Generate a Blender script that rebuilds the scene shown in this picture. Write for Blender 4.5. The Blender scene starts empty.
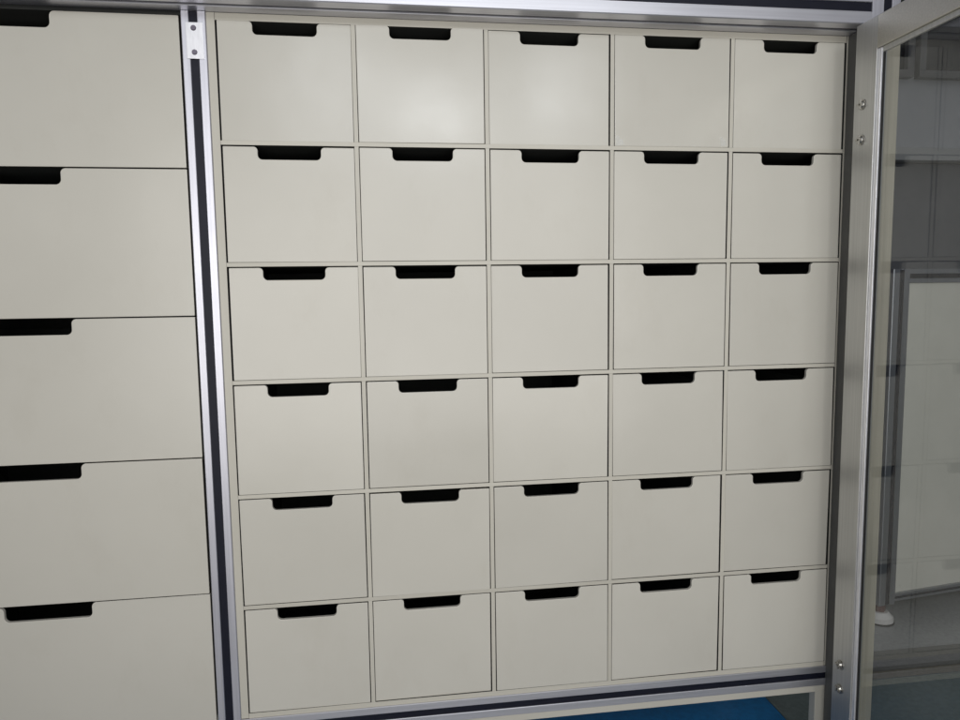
import bpy, bmesh, math, random
from mathutils import Vector, Matrix
random.seed(7)
scene = bpy.context.scene
COL = scene.collection
PI = math.pi

# ------------------------------------------------------------------ materials
def new_mat(name):
    m = bpy.data.materials.new(name); m.use_nodes = True
    nt = m.node_tree
    return m, nt, nt.nodes['Principled BSDF']

def noise(nt, scale, detail=3.0, stretch=(1, 1, 1), coord='Object', rough=0.55):
    tc = nt.nodes.new('ShaderNodeTexCoord')
    mp = nt.nodes.new('ShaderNodeMapping'); mp.inputs['Scale'].default_value = stretch
    n = nt.nodes.new('ShaderNodeTexNoise')
    n.inputs['Scale'].default_value = scale; n.inputs['Detail'].default_value = detail
    n.inputs['Roughness'].default_value = rough
    nt.links.new(tc.outputs[coord], mp.inputs['Vector'])
    nt.links.new(mp.outputs['Vector'], n.inputs['Vector'])
    return n, mp

def ramp(nt, fac, stops):
    r = nt.nodes.new('ShaderNodeValToRGB')
    e = r.color_ramp.elements
    while len(e) < len(stops): e.new(0.5)
    for el, (p, c) in zip(e, stops):
        el.position = p; el.color = (*c, 1) if len(c) == 3 else c
    nt.links.new(fac, r.inputs['Fac'])
    return r

def add_rand_offset(nt, mp):
    """each object gets its own piece of the texture"""
    oi = nt.nodes.new('ShaderNodeObjectInfo')
    mul = nt.nodes.new('ShaderNodeMath'); mul.operation = 'MULTIPLY'; mul.inputs[1].default_value = 37.0
    nt.links.new(oi.outputs['Random'], mul.inputs[0])
    nt.links.new(mul.outputs[0], mp.inputs['Location'])
    return oi

def laminate(name, c0, c1, rough0=0.26, rough1=0.42, bump=0.022):
    m, nt, p = new_mat(name)
    n, mp = noise(nt, 3.2, 4, (1, 1, 1)); oi = add_rand_offset(nt, mp)
    r = ramp(nt, n.outputs['Fac'], [(0.3, c0), (0.7, c1)])
    hsv = nt.nodes.new('ShaderNodeHueSaturation')
    mr = nt.nodes.new('ShaderNodeMapRange')
    mr.inputs['To Min'].default_value = 0.95; mr.inputs['To Max'].default_value = 1.03
    nt.links.new(oi.outputs['Random'], mr.inputs['Value'])
    nt.links.new(mr.outputs[0], hsv.inputs['Value'])
    nt.links.new(r.outputs['Color'], hsv.inputs['Color'])
    # faint dust specks
    v, mv = noise(nt, 420, 2); sp = ramp(nt, v.outputs['Fac'], [(0.70, (1, 1, 1)), (0.78, (0.86, 0.84, 0.80))])
    mx = nt.nodes.new('ShaderNodeMix'); mx.data_type = 'RGBA'; mx.blend_type = 'MULTIPLY'
    mx.inputs['Factor'].default_value = 0.6
    nt.links.new(hsv.outputs['Color'], mx.inputs['A']); nt.links.new(sp.outputs['Color'], mx.inputs['B'])
    # faint handling stains and scuffs
    st_, ms = noise(nt, 11, 8, (1, 1, 0.6), rough=0.7); add_rand_offset(nt, ms)
    sr = ramp(nt, st_.outputs['Fac'], [(0.54, (1, 1, 1)), (0.72, (0.90, 0.885, 0.86))])
    mx2 = nt.nodes.new('ShaderNodeMix'); mx2.data_type = 'RGBA'; mx2.blend_type = 'MULTIPLY'
    mx2.inputs['Factor'].default_value = 0.28
    nt.links.new(mx.outputs['Result'], mx2.inputs['A']); nt.links.new(sr.outputs['Color'], mx2.inputs['B'])
    nt.links.new(mx2.outputs['Result'], p.inputs['Base Color'])
    n2, mp2 = noise(nt, 6, 4, (1, 1, 1.2)); add_rand_offset(nt, mp2)
    rr = nt.nodes.new('ShaderNodeMapRange')
    rr.inputs['From Min'].default_value = 0.3; rr.inputs['From Max'].default_value = 0.7
    rr.inputs['To Min'].default_value = rough0; rr.inputs['To Max'].default_value = rough1
    nt.links.new(n2.outputs['Fac'], rr.inputs['Value']); nt.links.new(rr.outputs[0], p.inputs['Roughness'])
    n3, mp3 = noise(nt, 260, 2)
    n4, mp4 = noise(nt, 5, 2); add_rand_offset(nt, mp4)
    b = nt.nodes.new('ShaderNodeBump'); b.inputs['Strength'].default_value = bump; b.inputs['Distance'].default_value = 0.002
    b2 = nt.nodes.new('ShaderNodeBump'); b2.inputs['Strength'].default_value = 0.10; b2.inputs['Distance'].default_value = 0.012
    nt.links.new(n4.outputs['Fac'], b2.inputs['Height'])
    nt.links.new(n3.outputs['Fac'], b.inputs['Height']); nt.links.new(b2.outputs['Normal'], b.inputs['Normal'])
    nt.links.new(b.outputs['Normal'], p.inputs['Normal'])
    p.inputs['Specular IOR Level'].default_value = 0.4
    return m

def metal(name, col, rough, stretch, aniso=0.0, metallic=1.0, bump=0.06):
    m, nt, p = new_mat(name)
    p.inputs['Metallic'].default_value = metallic
    n, mp = noise(nt, 40, 4, stretch)
    r = ramp(nt, n.outputs['Fac'], [(0.3, tuple(c * 0.86 for c in col)), (0.7, col)])
    nt.links.new(r.outputs['Color'], p.inputs['Base Color'])
    n2, _ = noise(nt, 6, 3)
    rr = nt.nodes.new('ShaderNodeMapRange')
    rr.inputs['To Min'].default_value = rough * 0.8; rr.inputs['To Max'].default_value = rough * 1.25
    nt.links.new(n2.outputs['Fac'], rr.inputs['Value']); nt.links.new(rr.outputs[0], p.inputs['Roughness'])
    b = nt.nodes.new('ShaderNodeBump'); b.inputs['Strength'].default_value = bump; b.inputs['Distance'].default_value = 0.001
    nt.links.new(n.outputs['Fac'], b.inputs['Height']); nt.links.new(b.outputs['Normal'], p.inputs['Normal'])
    p.inputs['Anisotropic'].default_value = aniso
    return m

def plain(name, c0, c1, scale, rough, metallic=0.0, spec=0.5, bump=0.0):
    m, nt, p = new_mat(name)
    n, mp = noise(nt, scale, 5)
    r = ramp(nt, n.outputs['Fac'], [(0.3, c0), (0.7, c1)])
    nt.links.new(r.outputs['Color'], p.inputs['Base Color'])
    p.inputs['Roughness'].default_value = rough; p.inputs['Metallic'].default_value = metallic
    p.inputs['Specular IOR Level'].default_value = spec
    if bump:
        b = nt.nodes.new('ShaderNodeBump'); b.inputs['Strength'].default_value = bump; b.inputs['Distance'].default_value = 0.003
        nt.links.new(n.outputs['Fac'], b.inputs['Height']); nt.links.new(b.outputs['Normal'], p.inputs['Normal'])
    return m

M = {}
M['front'] = laminate('cream_laminate', (0.588, 0.567, 0.502), (0.630, 0.608, 0.541), 0.19, 0.27)
M['edge'] = laminate('cream_board_edge', (0.56, 0.535, 0.46), (0.60, 0.575, 0.50), 0.35, 0.5)
M['gap_shade'] = plain('gap_shade_edge', (0.10, 0.09, 0.07), (0.15, 0.135, 0.11), 60, 0.8)  # dark colour in place of the shade between drawer fronts
M['carcass'] = plain('shade_dark_carcass', (0.040, 0.042, 0.039), (0.060, 0.062, 0.057), 6, 0.6)  # darkened so the case interior reads as shaded
M['tray'] = plain('shade_dark_drawer_box', (0.060, 0.065, 0.062), (0.085, 0.092, 0.086), 9, 0.6)  # shade inside the drawers is put into this dark colour
M['alu_v'] = metal('anodised_aluminium_upright', (0.70, 0.70, 0.76), 0.42, (6, 6, 0.08), metallic=0.8, bump=0.02)
M['alu_h'] = metal('anodised_aluminium_rail', (0.70, 0.70, 0.745), 0.40, (0.08, 6, 6), metallic=0.85, bump=0.02)
M['alu_door'] = metal('satin_door_aluminium', (0.60, 0.60, 0.585), 0.44, (8, 8, 0.1), metallic=0.85, bump=0.02)
M['alu_door_rail'] = metal('satin_door_rail_aluminium', (0.68, 0.66, 0.60), 0.40, (0.1, 8, 8))
M['bright'] = metal('bright_plate', (0.92, 0.92, 0.95), 0.42, (5, 5, 1), metallic=0.7, bump=0.02)
M['steel'] = metal('nickel_screw', (0.46, 0.45, 0.42), 0.28, (20, 20, 20))
M['dark_steel'] = metal('dark_screw_head', (0.22, 0.20, 0.24), 0.3, (20, 20, 20))
M['slot'] = plain('black_slot_cover', (0.004, 0.005, 0.013), (0.007, 0.008, 0.018), 30, 0.5, spec=0.3)
M['shade_grey'] = plain('shade_grey_strip', (0.09, 0.09, 0.087), (0.12, 0.12, 0.115), 12, 0.5)  # shade tone for the right post's side
M['rubber'] = plain('black_rubber', (0.012, 0.012, 0.012), (0.02, 0.02, 0.02), 30, 0.6)
M['jamb'] = metal('champagne_jamb', (0.70, 0.64, 0.52), 0.40, (6, 6, 0.1), metallic=0.6)
M['white_plastic'] = plain('white_plastic', (0.62, 0.60, 0.58), (0.70, 0.68, 0.66), 20, 0.4)
M['rust'] = plain('brown_nut', (0.11, 0.05, 0.045), (0.16, 0.08, 0.07), 60, 0.5)
M['tape'] = None
m, nt, p = new_mat('clear_tape')
p.inputs['Base Color'].default_value = (0.86, 0.86, 0.82, 1); p.inputs['Roughness'].default_value = 0.18
p.inputs['Alpha'].default_value = 0.45
n, _ = noise(nt, 160, 3); b = nt.nodes.new('ShaderNodeBump'); b.inputs['Strength'].default_value = 0.5; b.inputs['Distance'].default_value = 0.002
nt.links.new(n.outputs['Fac'], b.inputs['Height']); nt.links.new(b.outputs['Normal'], p.inputs['Normal'])
M['tape'] = m
M['screen_panel'] = laminate('far_cabinet_panel', (0.74, 0.715, 0.63), (0.78, 0.755, 0.67))
M['far_alu'] = metal('far_aluminium', (0.46, 0.47, 0.50), 0.42, (6, 6, 0.1))
M['wall'] = plain('grey_wall', (0.50, 0.505, 0.53), (0.56, 0.565, 0.59), 1.5, 0.7)
M['wall_dark'] = plain('dark_grey_panel', (0.18, 0.182, 0.196), (0.23, 0.232, 0.248), 2, 0.55)
M['ledge'] = plain('pale_ledge', (0.50, 0.50, 0.50), (0.56, 0.56, 0.56), 4, 0.5)
M['mullion'] = plain('grey_mullion', (0.16, 0.16, 0.165), (0.19, 0.19, 0.195), 8, 0.5)
M['dark_glass'] = plain('dark_window_glass', (0.03, 0.03, 0.034), (0.045, 0.045, 0.05), 3, 0.12)

def floor_mat(name, c0, c1, rough=0.35):
    m, nt, p = new_mat(name)
    n, _ = noise(nt, 2.2, 8, (1, 1, 1), rough=0.65)
    n2, _ = noise(nt, 90, 3)
    r = ramp(nt, n.outputs['Fac'], [(0.3, c0), (0.7, c1)])
    sp = ramp(nt, n2.outputs['Fac'], [(0.35, (0.8, 0.8, 0.8)), (0.65, (1, 1, 1))])
    mx = nt.nodes.new('ShaderNodeMix'); mx.data_type = 'RGBA'; mx.blend_type = 'MULTIPLY'; mx.inputs['Factor'].default_value = 1
    nt.links.new(r.outputs['Color'], mx.inputs['A']); nt.links.new(sp.outputs['Color'], mx.inputs['B'])
    nt.links.new(mx.outputs['Result'], p.inputs['Base Color'])
    rr = nt.nodes.new('ShaderNodeMapRange'); rr.inputs['To Min'].default_value = rough - .1; rr.inputs['To Max'].default_value = rough + .15
    nt.links.new(n.outputs['Fac'], rr.inputs['Value']); nt.links.new(rr.outputs[0], p.inputs['Roughness'])
    return m
M['floor_grey'] = floor_mat('grey_floor_paint', (0.32, 0.325, 0.325), (0.44, 0.445, 0.445))
M['floor_dark'] = floor_mat('dark_floor_band', (0.16, 0.158, 0.148), (0.21, 0.207, 0.195))  # darker tone for the strip beyond the tan one
M['floor_tan'] = floor_mat('tan_floor_line', (0.17, 0.155, 0.12), (0.21, 0.19, 0.15))
M['floor_teal'] = floor_mat('grey_green_floor_paint', (0.125, 0.160, 0.155), (0.175, 0.210, 0.202))
M['floor_blue'] = floor_mat('blue_floor_paint', (0.004, 0.115, 0.310), (0.012, 0.195, 0.460), 0.4)
M['floor_green'] = floor_mat('green_floor_mark', (0.05, 0.13, 0.03), (0.07, 0.16, 0.04))

# glass: reflecting by Fresnel, otherwise clear with a slight grey tint
g = bpy.data.materials.new('door_glass'); g.use_nodes = True; nt = g.node_tree
for nd in list(nt.nodes): nt.nodes.remove(nd)
out = nt.nodes.new('ShaderNodeOutputMaterial'); mixs = nt.nodes.new('ShaderNodeMixShader')
fr = nt.nodes.new('ShaderNodeFresnel')
geo = nt.nodes.new('ShaderNodeNewGeometry'); ior = nt.nodes.new('ShaderNodeMapRange')   # same reflectance from either face of the sheet
ior.inputs['To Min'].default_value = 1.5; ior.inputs['To Max'].default_value = 1 / 1.5
nt.links.new(geo.outputs['Backfacing'], ior.inputs['Value']); nt.links.new(ior.outputs[0], fr.inputs['IOR'])
tr = nt.nodes.new('ShaderNodeBsdfTransparent'); tr.inputs['Color'].default_value = (0.88, 0.89, 0.88, 1)
gl = nt.nodes.new('ShaderNodeBsdfGlossy'); gl.inputs['Roughness'].default_value = 0.025
nn, _ = noise(nt, 5, 4); rmp = ramp(nt, nn.outputs['Fac'], [(0.35, (0.90, 0.92, 0.92)), (0.7, (0.96, 0.975, 0.975))])
nt.links.new(rmp.outputs['Color'], tr.inputs['Color'])
nt.links.new(fr.outputs[0], mixs.inputs[0]); nt.links.new(tr.outputs[0], mixs.inputs[1]); nt.links.new(gl.outputs[0], mixs.inputs[2])
nt.links.new(mixs.outputs[0], out.inputs['Surface'])
M['glass'] = g

# ------------------------------------------------------------------ mesh helpers
def link(name, bm, mat, parent=None, smooth=False):
    bmesh.ops.recalc_face_normals(bm, faces=bm.faces)
    me = bpy.data.meshes.new(name); bm.to_mesh(me); bm.free()
    if smooth:
        for f in me.polygons: f.use_smooth = True
    me.materials.append(mat)
    o = bpy.data.objects.new(name, me); COL.objects.link(o)
    if parent: o.parent = parent
    return o

def empty(name, loc=(0, 0, 0), rz=0, parent=None):
    o = bpy.data.objects.new(name, None); COL.objects.link(o)
    o.location = loc; o.rotation_euler = (0, 0, rz); o.empty_display_size = 0.05
    if parent: o.parent = parent
    return o

def tag(o, label=None, cat=None, group=None, kind=None):
    if label: o['label'] = label
    if cat: o['category'] = cat
    if group: o['group'] = group
    if kind: o['kind'] = kind
    return o

def box(bm, x0, x1, y0, y1, z0, z1, bev=0.0):
    r = bmesh.ops.create_cube(bm, size=1.0)
    vs = r['verts']
    for v in vs:
        v.co = Vector((x0 + (v.co.x + .5) * (x1 - x0), y0 + (v.co.y + .5) * (y1 - y0), z0 + (v.co.z + .5) * (z1 - z0)))
    if bev:
        es = list({e for v in vs for e in v.link_edges})
        bmesh.ops.bevel(bm, geom=es, offset=bev, segments=2, affect='EDGES', profile=0.7)
    return bm

def boxes(*bs, bev=0.0):
    bm = bmesh.new()
    for b in bs: box(bm, *b, bev=bev)
    return bm

def prism(pts, axis, a0, a1):
    """extrude a closed 2-D section; axis 'z': pts=(x,y); axis 'x': pts=(y,z)"""
    bm = bmesh.new()
    def P(p, a): return Vector((p[0], p[1], a)) if axis == 'z' else Vector((a, p[0], p[1])) if axis == 'x' else Vector((p[0], a, p[1]))
    lo = [bm.verts.new(P(p, a0)) for p in pts]; hi = [bm.verts.new(P(p, a1)) for p in pts]
    n = len(pts)
    for i in range(n): bm.faces.new((lo[i], lo[(i + 1) % n], hi[(i + 1) % n], hi[i]))
    bm.faces.new(lo); bm.faces.new(hi)
    return bm

def cyl(bm, c, r, h, axis='y', n=24, r2=None):
    """cylinder starting at c and running h along axis"""
    rr = bmesh.ops.create_cone(bm, cap_ends=True, segments=n, radius1=r, radius2=r if r2 is None else r2, depth=abs(h))
    rot = {'y': Matrix.Rotation(-PI / 2, 4, 'X'), 'x': Matrix.Rotation(PI / 2, 4, 'Y'), 'z': Matrix.Identity(4)}[axis]
    d = {'y': Vector((0, 1, 0)), 'x': Vector((1, 0, 0)), 'z': Vector((0, 0, 1))}[axis]
    if h < 0: rot = rot @ Matrix.Rotation(PI, 4, 'X')
    bmesh.ops.transform(bm, matrix=Matrix.Translation(Vector(c) + d * h / 2) @ rot, verts=rr['verts'])

def arc(cx, cz, r, a0, a1, n=6):
    return [(cx + r * math.cos(math.radians(a0 + (a1 - a0) * i / n)), cz + r * math.sin(math.radians(a0 + (a1 - a0) * i / n))) for i in range(n + 1)]

def front_panel(w, h, cx, cw, cd, r1, r2, t=0.006):
    """drawer front in the XZ plane, lower left corner at the origin, with a rounded finger cut-out in the top edge"""
    x0, x1 = cx - cw / 2, cx + cw / 2
    rc = 0.0012
    pts = arc(rc, rc, rc, 180, 270, 2) + arc(w - rc, rc, rc, 270, 360, 2) + arc(w - rc, h - rc, rc, 0, 90, 2)
    pts += arc(x1 + r1, h - r1, r1, 90, 180)              # convex shoulder right
    pts += arc(x1 - r2, h - cd + r2, r2, 360, 270)        # inner corner right
    pts += arc(x0 + r2, h - cd + r2, r2, 270, 180)
    pts += arc(x0 - r1, h - r1, r1, 0, 90)
    pts += arc(rc, h - rc, rc, 90, 180, 2)
    bm = bmesh.new()
    fr = [bm.verts.new((x, 0, z)) for x, z in pts]; bk = [bm.verts.new((x, t, z)) for x, z in pts]
    n = len(pts)
    f = bm.faces.new(fr); bm.faces.new(bk[::-1])
    for i in range(n): bm.faces.new((fr[i], bk[i], bk[(i + 1) % n], fr[(i + 1) % n]))
    bmesh.ops.recalc_face_normals(bm, faces=bm.faces)
    bmesh.ops.bevel(bm, geom=list(f.edges), offset=0.0009, segments=2, affect='EDGES', profile=0.6)
    return bm

# ------------------------------------------------------------------ dimensions (metres)
PX, PZ = 0.230, 0.20559              # pitch of the small drawers
ZF = -1.50                           # floor
DB = 0.44                            # depth of the cabinet

# ------------------------------------------------------------------ the cabinet
cab = empty('drawer_cabinet', (0.58, 0.2, ZF))
tag(cab, 'aluminium framed cream drawer cabinet with its glass door standing open at the right', 'cabinet')
def cpart(name, bm, mat, parent=None, smooth=False):
    o = link(name, bm, mat, None, smooth)
    o.parent = parent or cab
    if parent is None: o.matrix_parent_inverse = Matrix.Translation(-cab.location)
    return o

# left post: 40 mm slotted extrusion
def slotted_post(x0, x1, s0, s1, yf, yb, z0, z1, gd=0.006):
    c = 0.0012
    pts = [(x0, yb), (x0, yf + c), (x0 + c, yf), (s0 - .0008, yf), (s0, yf + .0008), (s0, yf + gd), (s1, yf + gd), (s1, yf + .0008), (s1 + .0008, yf), (x1 - c, yf), (x1, yf + c), (x1, yb)]
    return prism(pts, 'z', z0, z1)
post = cpart('post', slotted_post(-0.0500, -0.0105, -0.0375, -0.0238, -0.003, 0.037, ZF + 0.03, 0.0055), M['alu_v'])
cpart('slot_strip', boxes((-0.0373, -0.0240, -0.0008, 0.0025, ZF + 0.032, 0.0050)), M['slot'], post)
cpart('slot_strip', boxes((-0.0373, -0.0240, -0.0008, 0.0025, ZF + 0.032, 0.0050)), M['slot'], post) if False else None

# white joining plate with two screws near the top of the post
plate = cpart('joining_plate', boxes((-0.0425, -0.0150, -0.0052, -0.0031, -0.0715, -0.0135), bev=0.0004), M['bright'])
for zz in (-0.0225, -0.0612):
    bm = bmesh.new(); cyl(bm, (-0.0300, -0.0052, zz), 0.0046, -0.0022, 'y', 24, 0.0036)
    cyl(bm, (-0.0300, -0.0070, zz), 0.0017, -0.0008, 'y', 6)
    cpart('screw', bm, M['dark_steel'], plate)

# top rail: 60 mm slotted extrusion standing proud of the drawers
yf, zb = -0.059, 0.006
pts = [(0, zb), (-.0232, zb), (-.0238, zb + .001), (-.0238, zb + .006), (-.0342, zb + .006), (-.0342, zb + .001), (-.0348, zb), (yf + .0015, zb), (yf, zb + .0015),
       (yf, .0272), (yf + .001, .0280), (yf + .006, .0280), (yf + .006, .0440), (yf + .001, .0440), (yf, .0448), (yf, .0645), (yf + .0015, .066), (0, .066)]
rail = cpart('top_rail', prism(pts, 'x', -0.75, 1.1528), M['alu_h'])
cpart('slot_strip', boxes((-0.74, 1.1526, yf + .0025, yf + .0055, .0282, .0438)), M['slot'], rail)
cpart('slot_strip', boxes((-0.74, 1.1526, -.0340, -.0240, zb + .003, zb + .0057)), M['slot'], rail)

# bottom rail: 40 mm
pts = [(0.037, -1.2805), (-.0015, -1.2805), (-.0025, -1.2795), (-.0025, -1.2668), (-.0018, -1.2660), (.0035, -1.2660), (.0035, -1.2530), (-.0018, -1.2530), (-.0025, -1.2522), (-.0025, -1.2402), (-.0015, -1.2392), (0.037, -1.2392)]
brail = cpart('bottom_rail', prism(pts, 'x', -0.0103, 1.1526), M['alu_h'])
cpart('slot_strip', boxes((-0.0100, 1.1524, -.0002, .0032, -1.2658, -1.2532)), M['slot'], brail)

# right post, 60 mm, slot showing above the door, champagne cover strip below
rpost = cpart('post', slotted_post(1.1532, 1.2085, 1.1755, 1.1915, -0.060, 0.0, ZF + .03, 0.40), M['alu_v'])
cpart('slot_strip', boxes((1.1757, 1.1913, -0.0575, -0.0545, 0.012, 0.398)), M['slot'], rpost)
cpart('side_shade_strip', boxes((1.1496, 1.1530, -0.0590, -0.0010, ZF + .05, 0.0050)), M['shade_grey'], rpost)  # added dark strip, paints the shade on the post's inner side
cpart('cover_strip', boxes((1.1570, 1.2080, -0.0636, -0.0602, ZF + .05, -0.004), bev=0.0008), M['jamb'], rpost)

# pigeon-hole boards
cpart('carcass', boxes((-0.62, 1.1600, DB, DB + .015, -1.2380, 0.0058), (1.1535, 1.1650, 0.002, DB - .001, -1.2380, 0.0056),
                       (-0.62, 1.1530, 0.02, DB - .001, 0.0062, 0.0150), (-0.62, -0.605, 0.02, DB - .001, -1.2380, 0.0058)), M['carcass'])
def shade_inside(o):
    """front edge stays cream, faces inside the case are painted dark as shade"""
    o.data.materials.append(M['carcass'])  # dark colour stands in for shade inside the case
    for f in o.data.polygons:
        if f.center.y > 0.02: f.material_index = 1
T = 0.0036                            # half thickness of a board
for j in range(0, 7):
    z = -j * PZ
    if j == 0: b = (0.0032, 1.1470, 0.0010, DB - .002, -0.0062, 0.0058)
    elif j == 6: b = (0.0032, 1.1470, 0.0004, DB - .002, z - 0.0056, z + T)
    else: b = (0.0032, 1.1470, 0.0004 + random.uniform(-.0002, .0002), DB - .002, z - T, z + T)
    shade_inside(cpart('shelf', boxes(b, bev=0.0006), M['edge']))
for i in range(0, 6):
    segs = []
    if i in (0, 5):
        x0, x1 = ((-0.0102, 0.0030), (1.1472, 1.1529))[i == 5]
        segs = [(x0, x1, 0.0002, DB - .003, -6 * PZ - 0.0050, 0.0056)]
    else:
        for j in range(6):
            zt = -0.0064 if j == 0 else -j * PZ - T - 0.0001
            segs.append((i * PX - T, i * PX + T, 0.0007, DB - .003, -(j + 1) * PZ + T + 0.0001, zt))
    shade_inside(cpart('divider', boxes(*segs), M['edge']))
# board between the left drawers and the post
cpart('divider', boxes((-0.0520, -0.0502, 0.004, DB - .003, -1.2380, 0.0056)), M['carcass'])

# open frame under the bottom rail: cream edging
cpart('lower_frame', boxes((-0.0100, 1.1526, 0.0005, 0.020, -1.2950, -1.2808), (1.1300, 1.1524, 0.0009, 0.020, ZF + .02, -1.2952),
                           (-0.0098, 0.0110, 0.0009, 0.020, ZF + .02, -1.2952), bev=0.0006), M['edge'])
# rear uprights carrying the back of the case
for x in (-0.60, 1.12):
    cpart('rear_leg', boxes((x, x + .04, DB - .05, DB - .01, ZF + .001, -1.2400), bev=.001), M['alu_v'])
cpart('base_board', boxes((-0.62, 1.1530, 0.0390, DB - .004, -1.2700, -1.2400)), M['edge'])

# ------------------------------------------------------------------ glass door, hinged at the right post, open square to the cabinet
door = empty('door', (1.122, -0.0625, 0.0), math.radians(0.0))
door.parent = cab; door.matrix_parent_inverse = Matrix.Translation(-cab.location)
DT = 0.020                            # thickness, towards +X
DW, DH = 0.60, 1.400                  # width (towards -Y) and height
FW = 0.054
def dpart(name, bm, mat, parent=None, smooth=False): return link(name, bm, mat, parent or door, smooth)
def door_box(y0, y1, z0, z1, x0=0.0, x1=DT): return (x0, x1, -y1, -y0, z0, z1)
st = dpart('stile', boxes(door_box(0, FW, -DH, -0.001), bev=0.0010), M['alu_door'])
dpart('glazing_bead', boxes(door_box(FW + .0002, FW + .0085, -DH + FW + .013, -FW - .0022, .0030, .0098), bev=.0012), M['bright'], st)
dpart('gasket', boxes(door_box(FW + .0087, FW + .0108, -DH + FW + .013, -FW - .0110, .0060, .0097)), M['rubber'], st)
st2 = dpart('stile', boxes(door_box(DW - FW, DW, -DH, -0.001), bev=0.0010), M['alu_door'])
tr_ = dpart('top_rail', boxes(door_box(FW + .0004, DW - FW - .0004, -FW - .0015, -0.0012), bev=0.0010), M['alu_door_rail'])
dpart('glazing_bead', boxes(door_box(FW + .0090, DW - FW - .001, -FW - .0105, -FW - .0017, .0045, .0097), bev=.0012), M['alu_door'], tr_)
br_ = dpart('bottom_rail', boxes(door_box(FW + .0004, DW - FW - .0004, -DH, -DH + FW), bev=0.0010), M['alu_door_rail'])
dpart('pane', boxes(door_box(FW + .0110, DW - FW - .002, -DH + FW + .001, -FW - .0090, .0100, .0150)), M['glass'])
for zz in (-0.142, -0.203, -1.188, -1.236):
    bm = bmesh.new()
    y = -0.0225 + random.uniform(-.001, .001)
    cyl(bm, (-0.0002, y, zz), 0.0092, -0.0010, 'x', 24)
    cyl(bm, (-0.0012, y, zz), 0.0062, -0.0034, 'x', 24, 0.0046)
    a = random.uniform(0, 1.5)
    for k in range(2):
        r = bmesh.ops.create_cube(bm, size=1.0)
        bmesh.ops.transform(bm, matrix=Matrix.Translation((-0.0050, y, zz)) @ Matrix.Rotation(a + k * PI / 2, 4, 'X') @ Matrix.Diagonal((0.0030, 0.0150, 0.0030, 1)), verts=r['verts'])
    dpart('bolt', bm, M['steel'])

# ------------------------------------------------------------------ the drawers
def children(o): return [c for c in bpy.data.objects if c.parent == o]
def copy_tree(o):
    r = o.copy(); COL.objects.link(r)
    for ch in children(o):
        c = ch.copy(); COL.objects.link(c); c.parent = r
    return r

def make_drawer(name, w, h, cx, cw, cd, r1, r2, depth):
    root = empty(name)
    fp = link('front_panel', front_panel(w, h, cx, cw, cd, r1, r2), M['front'], root)
    fp.data.materials.append(M['gap_shade'])
    for f in fp.data.polygons:                      # outer edges painted dark to stand in for shade in the gaps
        c = f.center
        if abs(f.normal.y) < 0.05 and (c.x < 1e-4 or c.x > w - 1e-4 or c.z < 1e-4 or c.z > h - 1e-4): f.material_index = 1
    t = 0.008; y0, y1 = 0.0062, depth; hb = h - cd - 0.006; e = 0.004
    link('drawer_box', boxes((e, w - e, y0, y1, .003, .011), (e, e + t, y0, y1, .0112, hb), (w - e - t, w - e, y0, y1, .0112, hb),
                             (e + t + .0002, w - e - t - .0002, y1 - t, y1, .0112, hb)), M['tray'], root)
    return root

COLN = ['leftmost column', 'second column from left', 'middle column', 'second column from right', 'rightmost column']
ROWN = ['top row', 'second row from top', 'third row from top', 'third row from bottom', 'second row from bottom', 'bottom row']
SW, SH = PX - 2 * T - 0.0029, PZ - 2 * T - 0.0026
proto = make_drawer('small_drawer', SW, SH, SW / 2, 0.106, 0.0215, 0.0065, 0.008, 0.40)
first = True
for j in range(6):
    for i in range(5):
        d = proto if first else copy_tree(proto)
        first = False
        x = i * PX + T + 0.00145 + random.uniform(-.0011, .0011)
        z = -(j + 1) * PZ + T + 0.0004 + random.uniform(0, .0003)
        if j == 0: z -= 0.0008
        d.location = (x, random.uniform(-.0010, .0024), z)
        d.rotation_euler = (math.radians(random.uniform(-.45, .45)), math.radians(random.uniform(-.16, .16)), math.radians(random.uniform(-.40, .40)))
        lab = 'small square cream drawer, %s, %s' % (ROWN[j], COLN[i])
        if (i, j) == (3, 0):
            lab = 'small cream drawer in top row with clear tape bits on both lower corners'
            for (ax, az, aw, ah) in ((0.002, 0.001, 0.016, 0.018), (SW - 0.016, 0.002, 0.013, 0.017)):
                bm = bmesh.new()
                pts = [(ax, az), (ax + aw, az + .001), (ax + aw * .8, az + ah * .55), (ax + aw * .45, az + ah * .7), (ax + aw * .3, az + ah), (ax, az + ah * .9)]
                vs = [bm.verts.new((px, -0.0004, pz)) for px, pz in pts]; bm.faces.new(vs)
                link('tape_scrap', bm, M['tape'], d)
        tag(d, lab, 'drawer', 'small cream drawers in the five-by-six bank')

LW, LH = 0.5425, 0.2490 - 0.0022
LN = ['at the top of the left stack', 'second from the top of the left stack', 'in the middle of the left stack', 'fourth from the top of the left stack', 'at the bottom of the left stack']
bigp = make_drawer('wide_drawer', LW, LH, 0.2713, 0.1430, 0.0265, 0.0080, 0.0085, 0.42)
for j in range(5):
    d = bigp if j == 0 else copy_tree(bigp)
    d.location = (-0.5965 + random.uniform(-.0005, .0005), random.uniform(-.001, .0005), 0.0005 - (j + 1) * 0.2490 + random.uniform(0, .0003))
    d.rotation_euler = (math.radians(random.uniform(-.15, .15)), math.radians(random.uniform(-.05, .05)), math.radians(random.uniform(-.15, .15)))
    tag(d, 'wide cream drawer with long dark finger notch, %s' % LN[j], 'drawer', 'wide cream drawers left of the slotted post')

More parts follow.
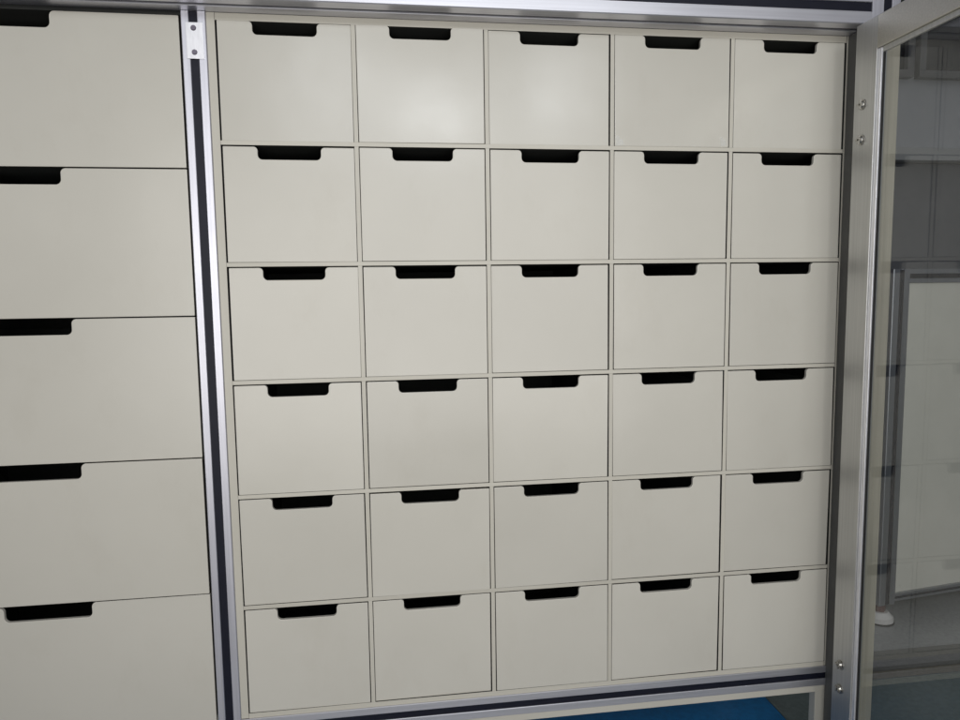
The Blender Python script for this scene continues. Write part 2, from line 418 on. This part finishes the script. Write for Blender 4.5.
# ------------------------------------------------------------------ far cabinet seen through the glass
fc = empty('storage_cabinet', (1.742, 0.60, ZF), math.radians(8))
tag(fc, 'low aluminium framed cabinet with cream panel and white feet behind the glass door', 'cabinet')
FL = 1.4; FH = 1.085
def fpost(x):
    c = .0015; p = [(x, .06), (x, c), (x + c, 0), (x + .022, 0), (x + .022, .006), (x + .038, .006), (x + .038, 0), (x + .06 - c, 0), (x + .06, c), (x + .06, .06)]
    return prism(p, 'z', 0.062, FH)
for x in (0.0, FL):
    po = link('post', fpost(x), M['far_alu'], fc)
    link('slot_strip', boxes((x + .0222, x + .0378, .003, .0055, .064, FH - .002)), M['slot'], po)
    bm = bmesh.new(); cyl(bm, (x + .03, .03, 0), .042, .018, 'z', 28, .041); cyl(bm, (x + .03, .03, .0182), .039, .016, 'z', 28, .026)
    ft = link('foot', bm, M['white_plastic'], fc, False)
    bm = bmesh.new(); cyl(bm, (x + .03, .03, .0345), .019, .0272, 'z', 6)
    link('nut', bm, M['rust'], ft)
    bm = bmesh.new(); cyl(bm, (x + .03, .03, .0004), .044, .005, 'z', 28)
    link('foot_pad', bm, M['rubber'], ft)
for zz in (FH - .0405, 0.068):
    r = link('rail', boxes((.0605, FL - .0005, .004, .050, zz, zz + .040 if zz > .5 else zz + .024), bev=.001), M['far_alu'], fc)
    link('slot_strip', boxes((.062, FL - .002, .0022, .0039, zz + (.013 if zz > .5 else .009), zz + .027 if zz > .5 else zz + .015)), M['slot'], r)
link('panel', boxes((.0610, FL - .001,   .012, .024, .0925, FH - .041)), M['screen_panel'], fc)
link('case', boxes((.0612, FL - .0012, .026, .55, .085, FH - .050)), M['carcass'], fc)

# ------------------------------------------------------------------ the setting
def sheet(name, x0, x1, y0, y1, z, mat):
    bm = bmesh.new()
    bm.faces.new([bm.verts.new(c) for c in ((x0, y0, z), (x1, y0, z), (x1, y1, z), (x0, y1, z))])
    return tag(link(name, bm, mat), kind='structure')
sheet('floor', -14, 14, -14, 14, ZF, M['floor_grey'])
sheet('painted_lane', 1.20, 8, -9, 0.33, ZF + .004, M['floor_teal'])
sheet('blue_floor', -8, 1.1985, -0.22, 0.33, ZF + .004, M['floor_blue'])
sheet('tan_strip', 1.26, 8, 0.3315, 0.365, ZF + .004, M['floor_tan'])  # thin tan strip along the far edge of the grey-green floor
sheet('floor_band', 1.26, 8, 0.3665, 0.46, ZF + .004, M['floor_dark'])
sheet('green_mark', 1.20, 1.2585, 0.3315, 0.42, ZF + .004, M['floor_green'])

# back wall with its dark lower panelling, ledge and dark windows
WY = 3.0
tag(link('back_wall', boxes((-6, 9, WY, WY + .15, ZF, 3.0)), M['wall']), kind='structure')
w = link('wall_panelling', boxes((-6, 9, WY - .03, WY - .002, ZF + .001, 0.33)), M['wall_dark'])
tag(w, kind='structure')
led = link('wall_ledge', boxes((-6, 9, WY - .12, WY - .002, 0.335, 0.415), bev=.004), M['ledge']); tag(led, kind='structure')
for k, (x0, x1, nm) in enumerate(((2.30, 3.68, 'dark window high on the far wall nearest the door stile'), (3.72, 5.10, 'dark window high on the far wall at the right picture edge'))):
    wn = empty('window', ((x0 + x1) / 2, WY - .004, .87)); tag(wn, nm, 'window', 'dark windows high on the far wall')
    W2 = (x1 - x0) / 2; H = .62
    link('frame', boxes((-W2, W2, -.05, 0, 0, .045), (-W2, W2, -.05, 0, H - .045, H), (-W2, -W2 + .045, -.0495, 0, .0455, H - .0455), (W2 - .045, W2, -.0495, 0, .0455, H - .0455),
                        ((-.2, -.17)[0], -.17, -.0493, 0, .0455, H - .0455), (.22, .25, -.0493, 0, .0455, H - .0455), bev=.002), M['mullion'], wn)
    link('pane', boxes((-W2 + .046, W2 - .046, -.016, -.010, .046, H - .046)), M['dark_glass'], wn)

# ------------------------------------------------------------------ light
world = bpy.data.worlds.new('World'); scene.world = world; world.use_nodes = True
nt = world.node_tree; bg = nt.nodes['Background']
tc = nt.nodes.new('ShaderNodeTexCoord'); sx = nt.nodes.new('ShaderNodeSeparateXYZ')
nt.links.new(tc.outputs['Generated'], sx.inputs[0])
mr = nt.nodes.new('ShaderNodeMapRange'); mr.inputs['From Min'].default_value = -1; mr.inputs['From Max'].default_value = 1
nt.links.new(sx.outputs['Z'], mr.inputs['Value'])
r = ramp(nt, mr.outputs[0], [(0.38, (0.02, 0.02, 0.02)), (0.49, (0.16, 0.16, 0.17)), (0.60, (0.42, 0.43, 0.46)), (0.90, (0.40, 0.40, 0.41))])
nt.links.new(r.outputs['Color'], bg.inputs['Color'])
bg.inputs['Strength'].default_value = 0.52

def area(name, loc, target, sx, sy, power, col):
    l = bpy.data.lights.new(name, 'AREA'); l.shape = 'RECTANGLE'; l.size = sx; l.size_y = sy; l.energy = power; l.color = col
    o = bpy.data.objects.new(name, l); COL.objects.link(o); o.location = loc
    o.rotation_euler = (Vector(target) - Vector(loc)).to_track_quat('-Z', 'Y').to_euler()
    return o
for wx, wz, sw, sh, wp in ((0.02, 0.52, 0.32, 0.40, 4.0), (0.52, 0.36, 0.44, 0.20, 5.4), (1.14, 0.52, 0.34, 0.40, 4.0)):
    area('window_light', (wx, -2.2, wz), (wx, 0, wz - .3), sw, sh, wp, (0.93, 0.965, 1.0))
rl = area('fill_light', (0.34, -1.95, -0.48), (0.32, 0, -0.50), 2.2, 1.25, 10.6, (1.0, 0.976, 0.95))  # added fill lamp behind the camera, spread narrowed for edge falloff
rl.data.spread = math.radians(112)

# ------------------------------------------------------------------ camera (solved from the drawer grid)
right = Vector((0.99078, -0.13475, -0.01386)); down = Vector((-0.02698, -0.09603, -0.99501)); fwd = Vector((0.13275, 0.98622, -0.09878))
cam = bpy.data.cameras.new('camera'); co = bpy.data.objects.new('camera', cam); COL.objects.link(co)
up = -down; back = -fwd
co.matrix_world = Matrix(((right.x, up.x, back.x, 0.2727), (right.y, up.y, back.y, -1.2527), (right.z, up.z, back.z, -0.4623), (0, 0, 0, 1)))
cam.sensor_width = 36; cam.lens = 693.523 / 960 * 36; cam.clip_start = 0.01; cam.clip_end = 200
scene.camera = co
scene.view_settings.view_transform = 'Standard'; scene.view_settings.look = 'None'
scene.view_settings.exposure = 0; scene.view_settings.gamma = 1
